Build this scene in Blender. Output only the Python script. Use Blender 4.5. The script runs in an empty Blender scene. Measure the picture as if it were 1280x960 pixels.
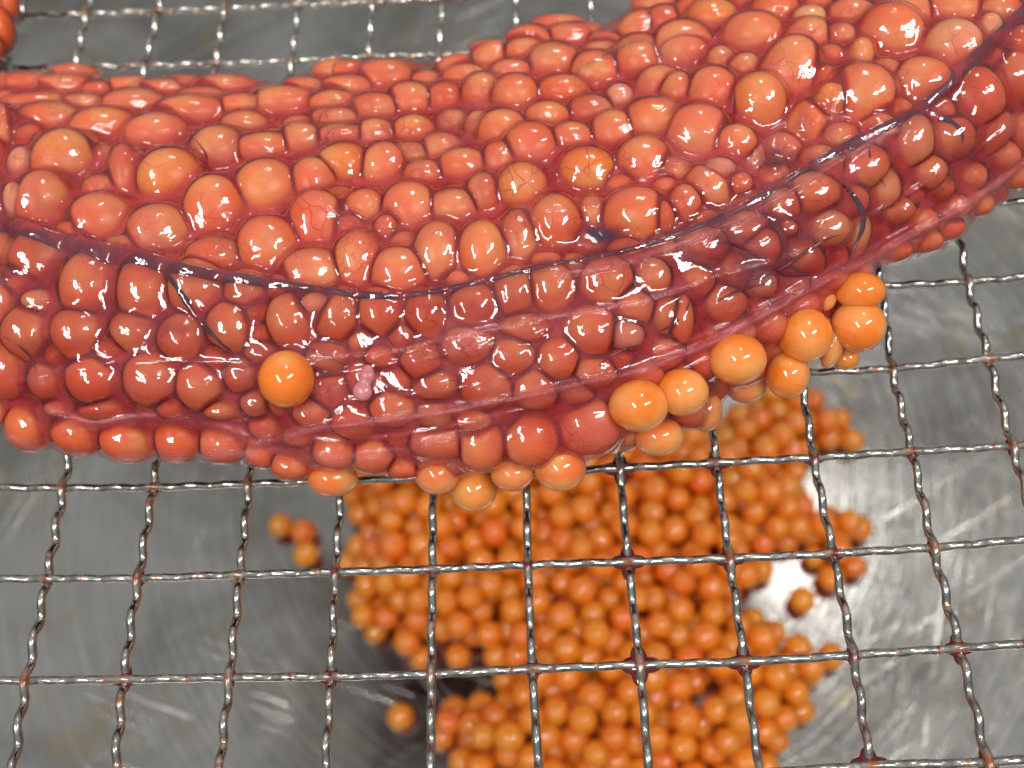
import bpy, math, random
import numpy as np

# ------------------------------------------------------------------ camera, light, exposure
SC = bpy.context.scene
F = 1275.8                                   # focal length in photo pixels (1280 wide)
R = np.array([[0.99788045, -0.02113357, -0.06154661],
              [0.04718266, 0.88632732, 0.46064919],
              [0.04481527, -0.46257676, 0.88544584]])     # rows: camera right, up, back (world)
CAM = np.array([64.242, -50.020, 119.361])   # mm, the rack lies in z = 0
RIGHT, UP, BACK = R
MM = 0.001

from mathutils import Matrix, Vector
cam = bpy.data.cameras.new('camera')
camo = bpy.data.objects.new('camera', cam)
SC.collection.objects.link(camo)
camo.matrix_world = Matrix([[*R[:, 0], CAM[0] * MM], [*R[:, 1], CAM[1] * MM], [*R[:, 2], CAM[2] * MM], [0, 0, 0, 1]]) if False else \
    Matrix([[RIGHT[0], UP[0], BACK[0], CAM[0] * MM], [RIGHT[1], UP[1], BACK[1], CAM[1] * MM],
            [RIGHT[2], UP[2], BACK[2], CAM[2] * MM], [0, 0, 0, 1]])
cam.sensor_width = 36
cam.lens = F / 1280 * 36
cam.clip_start = 0.005
cam.clip_end = 20
cam.dof.use_dof = True
cam.dof.focus_distance = 0.117
cam.dof.aperture_fstop = cam.lens / 1.8
SC.camera = camo

world = bpy.data.worlds.new('World')
SC.world = world
world.use_nodes = True
bg = world.node_tree.nodes['Background']
# dim kitchen around the bench: pale ceiling overhead, darker towards the walls and floor
wn = world.node_tree
tcw = wn.nodes.new('ShaderNodeTexCoord'); sep = wn.nodes.new('ShaderNodeSeparateXYZ'); rmp = wn.nodes.new('ShaderNodeValToRGB')
wn.links.new(tcw.outputs['Generated'], sep.inputs[0]); wn.links.new(sep.outputs[2], rmp.inputs[0]); wn.links.new(rmp.outputs[0], bg.inputs[0])
rmp.color_ramp.elements[0].position = 0.0; rmp.color_ramp.elements[0].color = (0.10, 0.105, 0.10, 1)
rmp.color_ramp.elements[1].position = 0.95; rmp.color_ramp.elements[1].color = (0.50, 0.52, 0.525, 1)
bg.inputs[1].default_value = 1.08

def area(name, loc, sx, sy, power, col, rotz=0.0, target=(0.065, 0.0, 0.0)):
    l = bpy.data.lights.new(name, 'AREA')
    l.shape = 'RECTANGLE'; l.size = sx; l.size_y = sy; l.energy = power; l.color = col
    o = bpy.data.objects.new(name, l)
    SC.collection.objects.link(o)
    o.location = loc
    d = Vector(target) - Vector(loc)
    o.rotation_euler = d.to_track_quat('-Z', 'Y').to_euler()
    o.rotation_euler.rotate_axis('Z', rotz)
    return o
# two ceiling fixtures behind the photographer's shoulders and a farther one that the basin floor mirrors
area('ceiling_lamp', (0.065 - 0.60, -0.66, 1.42), 0.75, 0.10, 12.5, (1.0, 0.975, 0.94), math.radians(-22))
area('ceiling_lamp', (0.065 + 0.80, -0.42, 1.45), 0.75, 0.10, 13.5, (1.0, 0.985, 0.96), math.radians(-28))
area('far_ceiling_lamp', (0.36, 0.66, 1.75), 0.24, 0.30, 3.0, (1.0, 0.99, 0.97), 0.0)

SC.view_settings.view_transform = 'Standard'
SC.view_settings.look = 'None'
SC.view_settings.exposure = 0.0
SC.view_settings.gamma = 1.0
SC.cycles.max_bounces = 8
SC.cycles.use_adaptive_sampling = True
SC.cycles.adaptive_threshold = 0.02
SC.cycles.transparent_max_bounces = 12
SC.cycles.caustics_reflective = False
SC.cycles.caustics_refractive = False
SC.cycles.sample_clamp_indirect = 4.0

rng = np.random.default_rng(7)
random.seed(7)

# ------------------------------------------------------------------ helpers
def ray(x, y):
    v = RIGHT * ((x - 640) / F) + UP * (-(y - 480) / F) - BACK
    return v
def on_z(x, y, z):
    v = ray(x, y)
    return CAM + v * ((z - CAM[2]) / v[2])
def px_of(p):
    c = R @ (np.asarray(p) - CAM)
    return 640 + F * c[0] / -c[2], 480 - F * c[1] / -c[2]

def mesh_fast(name, V, Fc, smooth=True):
    """V in mm (n,3); Fc (m,3) or (m,4) int array"""
    me = bpy.data.meshes.new(name)
    V = np.asarray(V, dtype=np.float32) * MM
    Fc = np.asarray(Fc, dtype=np.int32)
    k = Fc.shape[1]
    me.vertices.add(len(V)); me.vertices.foreach_set('co', V.ravel())
    me.loops.add(Fc.size); me.loops.foreach_set('vertex_index', Fc.ravel())
    me.polygons.add(len(Fc))
    me.polygons.foreach_set('loop_start', np.arange(0, Fc.size, k, dtype=np.int32))
    me.update(calc_edges=True)
    if smooth:
        me.polygons.foreach_set('use_smooth', np.ones(len(Fc), dtype=bool))
    return me
def attr(me, name, vals):
    a = me.attributes.new(name, 'FLOAT', 'POINT')
    a.data.foreach_set('value', np.asarray(vals, dtype=np.float32).ravel())
def vattr(me, name, vals):
    a = me.attributes.new(name, 'FLOAT_VECTOR', 'POINT')
    a.data.foreach_set('vector', np.asarray(vals, dtype=np.float32).ravel())
def link(name, me, mat, loc=(0, 0, 0), parent=None):
    o = bpy.data.objects.new(name, me)
    SC.collection.objects.link(o)
    o.location = Vector([float(c) * MM for c in loc])
    if mat is not None and len(me.materials) == 0:
        me.materials.append(mat)
    if parent is not None:
        o.parent = parent
        o.location = Vector([float(c) * MM for c in loc]) - parent.location
    return o
def tag(o, label, cat, group=None, kind=None):
    if label: o['label'] = label
    if cat: o['category'] = cat
    if group: o['group'] = group
    if kind: o['kind'] = kind
def empty(name, loc):
    o = bpy.data.objects.new(name, None)
    SC.collection.objects.link(o)
    o.empty_display_size = 0.01
    o.location = Vector([float(c) * MM for c in loc])
    return o

import bmesh
def ico(sub):
    bm = bmesh.new()
    bmesh.ops.create_icosphere(bm, subdivisions=sub, radius=1.0)
    V = np.array([v.co[:] for v in bm.verts]); Fc = np.array([[v.index for v in f.verts] for f in bm.faces])
    bm.free()
    return V / np.linalg.norm(V, axis=1)[:, None], Fc
ICO2, ICO2F = ico(3)      # 162 verts
ICO3, ICO3F = ico(4)      # 642 verts

class NT:
    """small node-tree writer"""
    def __init__(s, name):
        s.m = bpy.data.materials.new(name); s.m.use_nodes = True
        s.t = s.m.node_tree; s.t.nodes.clear()
        s.out = s.n('ShaderNodeOutputMaterial')
    def n(s, typ, **kw):
        nd = s.t.nodes.new(typ)
        for k, v in kw.items():
            if k.startswith('_'): setattr(nd, k[1:], v)
            else:
                key = k.replace('__', ' ')
                s.set(nd.inputs[key] if not key.isdigit() else nd.inputs[int(key)], v)
        return nd
    def set(s, inp, v):
        if hasattr(v, 'is_output'): s.t.links.new(v, inp)
        elif hasattr(v, 'outputs'): s.t.links.new(v.outputs[0], inp)
        else: inp.default_value = v
    def mix(s, f, a, b, blend='MIX'):
        nd = s.t.nodes.new('ShaderNodeMix'); nd.data_type = 'RGBA'; nd.blend_type = blend
        s.set(nd.inputs[0], f); s.set(nd.inputs[6], a); s.set(nd.inputs[7], b)
        return nd.outputs[2]
    def math(s, op, a, b=0.0, c=0.0, clamp=False):
        nd = s.t.nodes.new('ShaderNodeMath'); nd.operation = op; nd.use_clamp = clamp
        s.set(nd.inputs[0], a); s.set(nd.inputs[1], b); s.set(nd.inputs[2], c)
        return nd.outputs[0]
    def ramp(s, f, lo, hi, a=0.0, b=1.0):
        nd = s.t.nodes.new('ShaderNodeMapRange'); nd.interpolation_type = 'SMOOTHSTEP'
        s.set(nd.inputs[0], f); nd.inputs[1].default_value = lo; nd.inputs[2].default_value = hi
        nd.inputs[3].default_value = a; nd.inputs[4].default_value = b
        return nd.outputs[0]
    def at(s, name, typ='GEOMETRY', out='Fac'):
        nd = s.t.nodes.new('ShaderNodeAttribute'); nd.attribute_name = name; nd.attribute_type = typ
        return nd.outputs[out]
    def noise(s, scale, detail=3, rough=0.55, vec=None, dist=0.0, out=0):
        nd = s.t.nodes.new('ShaderNodeTexNoise')
        nd.inputs['Scale'].default_value = scale; nd.inputs['Detail'].default_value = detail
        nd.inputs['Roughness'].default_value = rough; nd.inputs['Distortion'].default_value = dist
        if vec is not None: s.set(nd.inputs['Vector'], vec)
        return nd.outputs[out]
    def pos(s):
        return s.t.nodes.new('ShaderNodeNewGeometry').outputs['Position']
    def bump(s, h, strength, dist, normal=None):
        nd = s.t.nodes.new('ShaderNodeBump')
        nd.inputs['Strength'].default_value = strength; nd.inputs['Distance'].default_value = dist
        s.set(nd.inputs['Height'], h)
        if normal is not None: s.set(nd.inputs['Normal'], normal)
        return nd.outputs[0]
    def vein_net(s, vec, scale, width, warp=0.35):
        """thin wandering lines: distance to voronoi cell edges on warped coordinates"""
        nz = s.noise(scale * 0.9, 2, 0.5, vec, 0, 1)
        vm = s.t.nodes.new('ShaderNodeVectorMath'); vm.operation = 'MULTIPLY_ADD'
        s.set(vm.inputs[0], nz); vm.inputs[1].default_value = (warp * 2 / scale,) * 3
        s.set(vm.inputs[2], vec)
        vo = s.t.nodes.new('ShaderNodeTexVoronoi'); vo.feature = 'DISTANCE_TO_EDGE'
        vo.inputs['Scale'].default_value = scale
        s.set(vo.inputs['Vector'], vm.outputs[0])
        return s.ramp(vo.outputs[0], 0.0, width, 1.0, 0.0)
    def done(s, shader, disp=None):
        s.set(s.out.inputs[0], shader); return s.m

# ------------------------------------------------------------------ materials
def mat_skein_egg():
    t = NT('skein_egg')
    oi = t.n('ShaderNodeObjectInfo')
    P = t.pos()
    big = t.noise(150, 2, 0.5, P)
    fine = t.noise(900, 4, 0.6, P)
    col = t.mix(t.ramp(big, 0.38, 0.68, 0, 0.5), oi.outputs['Color'], (0.92, 0.30, 0.16, 1))      # milky film patches
    painted_glow = t.ramp(t.math('ADD', t.at('painted_glow'), t.math('MULTIPLY', t.math('SUBTRACT', t.noise(380, 3, 0.55, P), 0.5), 0.55)), 0.66, 1.08)
    col = t.mix(t.math('MULTIPLY', painted_glow, 0.7), col, (1.0, 0.47, 0.17, 1))  # paler patch imitating inner glow, put into the colour
    low = t.ramp(t.math('ADD', t.at('painted_glow'), t.math('MULTIPLY', t.math('SUBTRACT', big, 0.5), 0.6)), 0.55, -0.15)
    col = t.mix(t.math('MULTIPLY', low, 0.6), col, (0.80, 0.11, 0.028, 1))  # darker crescent away from the painted glow
    col = t.mix(t.ramp(fine, 0.35, 0.75, 0, 0.3), col, (0.80, 0.20, 0.08, 1))
    veins = t.vein_net(P, 420, 0.035)
    veins2 = t.vein_net(P, 900, 0.03)
    vm = t.math('MULTIPLY', veins, t.ramp(t.noise(110, 2, 0.5, P), 0.60, 0.72, 0, 0.22))
    vm2 = t.math('MULTIPLY', veins2, t.ramp(t.noise(170, 2, 0.5, P), 0.60, 0.72, 0, 0.18))
    vv = t.math('MAXIMUM', vm, vm2)
    col = t.mix(vv, col, (0.38, 0.02, 0.02, 1))
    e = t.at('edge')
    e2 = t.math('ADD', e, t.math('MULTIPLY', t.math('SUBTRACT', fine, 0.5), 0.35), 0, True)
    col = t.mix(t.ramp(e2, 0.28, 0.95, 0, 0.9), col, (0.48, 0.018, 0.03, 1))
    b = t.bump(t.noise(700, 3, 0.5, P), 0.25, 0.00025)
    p = t.n('ShaderNodeBsdfPrincipled', Roughness=0.3, Normal=b)
    t.set(p.inputs['Base Color'], col)
    p.inputs['Subsurface Weight'].default_value = 0.9
    p.inputs['Subsurface Radius'].default_value = (1.0, 0.32, 0.14)
    p.inputs['Subsurface Scale'].default_value = 0.0018
    p.inputs['IOR'].default_value = 1.38
    p.inputs['Specular IOR Level'].default_value = 0.45
    return t.done(p)

def mat_loose_egg(name, soft=False):
    t = NT(name)
    oi = t.n('ShaderNodeObjectInfo')
    P = t.pos()
    tc = t.n('ShaderNodeTexCoord')
    big = t.noise(210, 3, 0.5, P)
    col = t.mix(t.ramp(big, 0.38, 0.66, 0, 0.35 if soft else 0.8), oi.outputs['Color'], (1.0, 0.27, 0.03, 1) if soft else (1.0, 0.40, 0.13, 1))
    col = t.mix(t.ramp(t.noise(330, 3, 0.6, P), 0.55, 0.75, 0, 0.4), col, (0.85, 0.10, 0.02, 1))
    if not soft:
        v = t.math('MULTIPLY', t.vein_net(P, 330, 0.02), t.ramp(t.noise(120, 2, 0.5, P), 0.56, 0.66, 0, 0.5))
        col = t.mix(v, col, (0.45, 0.05, 0.02, 1))
    p = t.n('ShaderNodeBsdfPrincipled', Roughness=0.08)
    t.set(p.inputs['Base Color'], col)
    p.inputs['Subsurface Weight'].default_value = 1.0
    p.inputs['Subsurface Radius'].default_value = (1.0, 0.42, 0.13)
    p.inputs['Subsurface Scale'].default_value = 0.013 if soft else 0.0035
    p.inputs['IOR'].default_value = 1.42
    p.inputs['Coat Weight'].default_value = 0.8; p.inputs['Coat Roughness'].default_value = 0.05
    t.set(p.inputs['Normal'], t.bump(t.noise(500, 2, 0.5, P), 0.08, 0.0003))
    return t.done(p)

def mat_tissue():
    t = NT('blood_tissue')
    P = t.pos()
    n1 = t.noise(260, 4, 0.6, P)
    col = t.mix(t.ramp(n1, 0.35, 0.7), (0.36, 0.012, 0.022, 1), (0.56, 0.04, 0.045, 1))
    col = t.mix(t.ramp(t.at('purple'), 0, 1, 0, 0.9), col, (0.085, 0.012, 0.030, 1))
    p = t.n('ShaderNodeBsdfPrincipled', Roughness=0.25)
    t.set(p.inputs['Base Color'], col)
    p.inputs['Subsurface Weight'].default_value = 0.4
    p.inputs['Subsurface Radius'].default_value = (1, 0.2, 0.15)
    p.inputs['Subsurface Scale'].default_value = 0.001
    t.set(p.inputs['Normal'], t.bump(t.noise(600, 3, 0.6, P), 0.6, 0.0004))
    return t.done(p)

def mat_membrane():
    t = NT('wet_membrane')
    P = t.pos()
    band = t.at('band', out='Vector')
    veil = t.at('veil'); tint = t.at('tint')
    mp = t.n('ShaderNodeMapping'); t.set(mp.inputs['Vector'], band); mp.inputs['Scale'].default_value = (1.2, 0.035, 1.0)
    stri = t.noise(1.9, 4, 0.6, mp.outputs[0])
    h1 = t.noise(170, 2, 0.5, P)
    h2 = t.noise(520, 3, 0.55, P, 0.6)
    b = t.bump(h1, 0.25, 0.0010)
    b = t.bump(h2, 0.17, 0.00045, b)
    bs = t.n('ShaderNodeBump'); bs.inputs['Distance'].default_value = 0.0006
    t.set(bs.inputs['Strength'], t.math('MULTIPLY', t.ramp(veil, 0.05, 0.5), 0.4)); t.set(bs.inputs['Height'], stri); t.set(bs.inputs['Normal'], b)
    b = bs.outputs[0]
    tr = t.n('ShaderNodeBsdfTransparent')
    tcol = t.mix(tint, (1.0, 0.93, 0.90, 1), (0.83, 0.64, 0.63, 1))
    t.set(tr.inputs[0], tcol)
    # thin capillaries and thicker whitish film inside the membrane
    cap = t.math('MULTIPLY', t.vein_net(P, 300, 0.03), t.ramp(t.noise(90, 2, 0.5, P), 0.54, 0.68, 0.0, 0.4))
    capn = t.math('MULTIPLY', t.vein_net(P, 700, 0.035), t.ramp(t.noise(130, 2, 0.5, P), 0.54, 0.66, 0.0, 0.35))
    cap = t.math('MAXIMUM', cap, capn)
    film = t.math('MULTIPLY', veil, t.ramp(stri, 0.36, 0.66, 0.1, 1.0))
    film = t.math('ADD', film, t.math('MULTIPLY', t.ramp(t.noise(120, 4, 0.6, P), 0.42, 0.8), 0.20), 0, True)
    fcol = t.mix(t.ramp(t.noise(200, 2, 0.5, P), 0.35, 0.65), (0.86, 0.38, 0.38, 1), (0.60, 0.17, 0.20, 1))
    # jelly of connective tissue: opaque where it is thick (between the eggs), clear where it is stretched over them
    jn = t.noise(330, 4, 0.6, P)
    pu = t.math('MULTIPLY', t.at('purp_shade'), t.ramp(t.noise(210, 3, 0.6, P, 0.8), 0.30, 0.62, 0.25, 1.1), 0, True)
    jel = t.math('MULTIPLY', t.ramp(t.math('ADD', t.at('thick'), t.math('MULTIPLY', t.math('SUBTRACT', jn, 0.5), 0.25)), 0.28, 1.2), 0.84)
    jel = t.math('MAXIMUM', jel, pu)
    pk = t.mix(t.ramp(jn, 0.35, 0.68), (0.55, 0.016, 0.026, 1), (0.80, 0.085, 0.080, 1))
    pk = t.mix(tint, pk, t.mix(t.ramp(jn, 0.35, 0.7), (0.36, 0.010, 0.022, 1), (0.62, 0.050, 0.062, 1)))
    pk = t.mix(pu, pk, (0.055, 0.020, 0.060, 1))  # purple film and the painted dark of the recesses
    tot = t.math('MAXIMUM', film, jel)
    fcol = t.mix(t.math('DIVIDE', film, t.math('ADD', t.math('ADD', film, jel), 0.0001)), pk, fcol)
    film = tot
    df = t.n('ShaderNodeBsdfDiffuse'); t.set(df.inputs[0], fcol)
    tl = t.n('ShaderNodeBsdfTranslucent'); t.set(tl.inputs[0], fcol)
    dm = t.n('ShaderNodeMixShader'); dm.inputs[0].default_value = 0.4; t.set(dm.inputs[1], df); t.set(dm.inputs[2], tl)
    s1 = t.n('ShaderNodeMixShader'); t.set(s1.inputs[0], film); t.set(s1.inputs[1], tr); t.set(s1.inputs[2], dm)
    dc = t.n('ShaderNodeBsdfDiffuse'); dc.inputs[0].default_value = (0.30, 0.012, 0.02, 1)
    s2 = t.n('ShaderNodeMixShader'); t.set(s2.inputs[0], cap); t.set(s2.inputs[1], s1); t.set(s2.inputs[2], dc)
    gl = t.n('ShaderNodeBsdfGlossy', Roughness=0.05); t.set(gl.inputs['Normal'], b)
    gl.inputs[0].default_value = (1, 1, 1, 1)
    fr = t.n('ShaderNodeFresnel', IOR=1.42); t.set(fr.inputs['Normal'], b)
    s3 = t.n('ShaderNodeMixShader'); t.set(s3.inputs[0], t.math('MINIMUM', t.math('MULTIPLY', fr.outputs[0], 2.0), 0.30)); t.set(s3.inputs[1], s2); t.set(s3.inputs[2], gl)
    return t.done(s3)

def mat_vein(name, c1, c2):
    t = NT(name)
    P = t.pos()
    col = t.mix(t.ramp(t.noise(220, 3, 0.6, P), 0.35, 0.65), c1, c2)
    p = t.n('ShaderNodeBsdfPrincipled', Roughness=0.22); t.set(p.inputs['Base Color'], col)
    p.inputs['Subsurface Weight'].default_value = 0.2
    p.inputs['Subsurface Scale'].default_value = 0.0005
    return t.done(p)

def mat_wire():
    t = NT('rack_steel')
    P = t.pos()
    st = t.at('stain')
    n = t.noise(900, 4, 0.65, P)
    base = t.mix(t.ramp(n, 0.3, 0.75), (0.36, 0.355, 0.325, 1), (0.62, 0.61, 0.56, 1))
    s = t.math('MULTIPLY', st, t.ramp(t.noise(700, 2, 0.5, P), 0.3, 0.6, 0.45, 1.3), 0, True)
    rust = t.mix(t.ramp(t.noise(330, 2, 0.5, P), 0.42, 0.6), (0.30, 0.11, 0.035, 1), (0.13, 0.012, 0.012, 1))
    col = t.mix(s, base, rust)
    p = t.n('ShaderNodeBsdfPrincipled'); t.set(p.inputs['Base Color'], col)
    t.set(p.inputs['Metallic'], t.math('SUBTRACT', 1.0, t.math('MULTIPLY', s, 0.85)))
    t.set(p.inputs['Roughness'], t.ramp(n, 0.3, 0.8, 0.12, 0.26))
    t.set(p.inputs['Normal'], t.bump(t.noise(1500, 3, 0.6, P), 0.15, 0.00015))
    return t.done(p)

def mat_blood():
    t = NT('clotted_blood')
    p = t.n('ShaderNodeBsdfPrincipled', Roughness=0.08)
    p.inputs['Base Color'].default_value = (0.13, 0.005, 0.010, 1)
    p.inputs['Coat Weight'].default_value = 0.5
    return t.done(p)

def mat_steel(cx, cy):
    t = NT('scratched_steel')
    P = t.pos()
    vm = t.n('ShaderNodeVectorMath', _operation='SUBTRACT'); t.set(vm.inputs[0], P); vm.inputs[1].default_value = (cx * MM, cy * MM, 0)
    sx = t.n('ShaderNodeSeparateXYZ'); t.set(sx.inputs[0], vm.outputs[0])
    ang = t.math('ARCTAN2', sx.outputs[1], sx.outputs[0])
    rad = t.math('SQRT', t.math('ADD', t.math('MULTIPLY', sx.outputs[0], sx.outputs[0]), t.math('MULTIPLY', sx.outputs[1], sx.outputs[1])))
    cmb = t.n('ShaderNodeCombineXYZ'); t.set(cmb.inputs[0], t.math('MULTIPLY', ang, 3.0)); t.set(cmb.inputs[1], t.math('MULTIPLY', rad, 900.0))
    ring = t.noise(1.0, 4, 0.65, cmb.outputs[0])                    # brushing along the circle
    cmb2 = t.n('ShaderNodeCombineXYZ'); t.set(cmb2.inputs[0], t.math('MULTIPLY', ang, 2.2)); t.set(cmb2.inputs[1], t.math('MULTIPLY', rad, 90.0))
    ring2 = t.noise(1.0, 4, 0.6, cmb2.outputs[0], 0.4)
    # random straight scratches in three directions
    hs = None
    for k, (a, sc) in enumerate(((0.5, 1.0), (1.25, 0.8), (2.3, 1.3), (-0.35, 0.9))):
        mp = t.n('ShaderNodeMapping'); t.set(mp.inputs['Vector'], P)
        mp.inputs['Rotation'].default_value = (0, 0, a); mp.vector_type = 'TEXTURE'; mp.inputs['Scale'].default_value = (1 / (9 * sc), 1 / (1300 * sc), 1 / 9)
        mp.inputs['Location'].default_value = (k * 3.1, k * 1.7, 0)
        nn = t.noise(1.0, 3, 0.7, mp.outputs[0])
        g = t.ramp(t.noise(28, 2, 0.5, mp.inputs['Vector'].links[0].from_socket, 0.5), 0.40, 0.62)
        s = t.math('MULTIPLY', t.ramp(nn, 0.60, 0.80), g)
        hs = s if hs is None else t.math('MAXIMUM', hs, s)
    cloud = t.noise(22, 5, 0.6, P, 0.8)
    cloud2 = t.noise(55, 4, 0.6, P, 1.2)
    col = t.mix(t.ramp(cloud, 0.35, 0.66), (0.25, 0.226, 0.200, 1), (0.41, 0.382, 0.348, 1))
    col = t.mix(t.ramp(cloud2, 0.50, 0.78, 0, 0.25), col, (0.48, 0.45, 0.44, 1))
    col = t.mix(t.math('MULTIPLY', hs, 0.35), col, (0.75, 0.75, 0.74, 1))
    stain = t.math('MULTIPLY', t.ramp(t.noise(38, 3, 0.5, P, 1.5), 0.60, 0.68), 0.30)
    col = t.mix(stain, col, (0.42, 0.30, 0.12, 1))
    col = t.mix(t.ramp(ring, 0.45, 0.7, 0, 0.3), col, (0.74, 0.74, 0.73, 1))
    p = t.n('ShaderNodeBsdfPrincipled', Metallic=1.0); t.set(p.inputs['Base Color'], col)
    rg = t.math('ADD', t.ramp(cloud2, 0.3, 0.7, 0.10, 0.19), t.math('MULTIPLY', hs, 0.10))
    t.set(p.inputs['Roughness'], rg)
    h = t.math('ADD', t.math('MULTIPLY', ring, 0.5), t.math('ADD', hs, t.math('MULTIPLY', ring2, 0.35)))
    b = t.bump(h, 0.28, 0.0004)
    b = t.bump(t.noise(16, 2, 0.5, P), 0.3, 0.004, b)
    t.set(p.inputs['Normal'], b)
    return t.done(p)

M_EGG = mat_skein_egg(); M_LOOSE = mat_loose_egg('clear_roe'); M_PILE = mat_loose_egg('bowl_roe', True)
M_TISSUE = mat_tissue(); M_MEMB = mat_membrane()
M_VEIN = mat_vein('blue_vein', (0.020, 0.030, 0.075, 1), (0.055, 0.035, 0.075, 1))
M_REDVEIN = mat_vein('red_vessel', (0.17, 0.008, 0.014, 1), (0.09, 0.008, 0.03, 1))
M_SCRAP = mat_vein('pink_tissue', (0.72, 0.33, 0.34, 1), (0.55, 0.18, 0.2, 1))
M_WIRE = mat_wire(); M_BLOOD = mat_blood()

# ------------------------------------------------------------------ steel basin under the rack
ZF = -141.0
BC = on_z(716, 565, ZF); BR = np.linalg.norm(on_z(67, 565, ZF) - BC)
M_STEEL = mat_steel(BC[0], BC[1])
def build_basin():
    prof = [(0, 0.0), (BR * .3, 0.1), (BR * .6, 0.5), (BR * .9, 1.2), (BR - 12, 1.5), (BR - 6, 1.8), (BR, 2.5), (BR + 6, 3.4), (BR + 12, 4.1),
            (BR + 20, 4.7), (BR + 40, 5.5), (BR + 90, 7.0), (BR + 200, 9.5), (BR + 300, 12), (BR + 330, 18), (BR + 350, 34), (BR + 362, 70), (BR + 366, 120),
            (BR + 372, 123), (BR + 378, 121), (BR + 378, 116), (BR + 371, 114), (BR + 366, 68), (BR + 350, 26), (BR + 320, 8), (BR + 200, 6.0), (BR, 0.5), (BR * .5, -1.2), (0, -1.4)]
    n = 160
    V = []; Fc = []
    for r, z in prof:
        for k in range(n):
            a = 2 * math.pi * k / n
            V.append((r * math.cos(a), r * math.sin(a), z))
    for i in range(len(prof) - 1):
        for k in range(n):
            Fc.append((i * n + k, i * n + (k + 1) % n, (i + 1) * n + (k + 1) % n, (i + 1) * n + k))
    me = mesh_fast('steel_basin', V, Fc)
    o = link('steel_basin', me, M_STEEL, (BC[0], BC[1], ZF))
    tag(o, 'scratched dull stainless steel basin under the wire rack, holding the loose eggs', 'basin')
build_basin()
bm_v = np.array([(-900, -900, 0), (900, -900, 0), (900, 900, 0), (-900, 900, 0)], float)
o = link('counter', mesh_fast('counter', bm_v, [(0, 1, 2, 3)], False), M_STEEL, (BC[0], BC[1], ZF - 3))
tag(o, None, None, kind='structure')

# ------------------------------------------------------------------ wire rack
X = {0: {0: (79, 610), 1: (192, 609), 2: (311, 605), 3: (427, 601), 4: (541, 597), 5: (658, 592), 6: (775, 585), 7: (895, 578), 8: (1017, 572), 9: (1139, 564), 10: (1266, 558)},
     1: {0: (60, 723), 1: (172, 723), 2: (301, 718), 3: (419, 715), 4: (541, 711), 5: (659.5, 706), 6: (785, 702), 7: (912, 698), 8: (1041, 692), 9: (1166.6, 685)},
     2: {0: (32.6, 851), 1: (154.7, 849), 2: (287, 847), 3: (414, 846), 4: (539, 843), 5: (665, 836), 6: (800.5, 831), 7: (930, 827), 8: (1067, 819), 9: (1199, 810)},
     3: {8: (1087.5, 956.6), 9: (1235, 953)}, -1: {9: (1115, 462), 10: (1235, 448)}, -2: {9: (1101, 357), 10: (1209.5, 353)}, -3: {10: (1190, 256)},
     -6: {-1: (94.5, 83), 0: (180.5, 82.5), 1: (270, 79), 2: (364, 77), 3: (460.6, 70.5), 4: (548, 69)},
     -7: {-2: (26, 19), -1: (107, 18), 0: (199, 13), 1: (280, 11), 2: (373, 6), 3: (465, 3)}}
PITCH = 12.0
node_xy = {}
for r, d in X.items():
    for c, p in d.items():
        node_xy[(c, r)] = on_z(p[0], p[1], 0)[:2]
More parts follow.
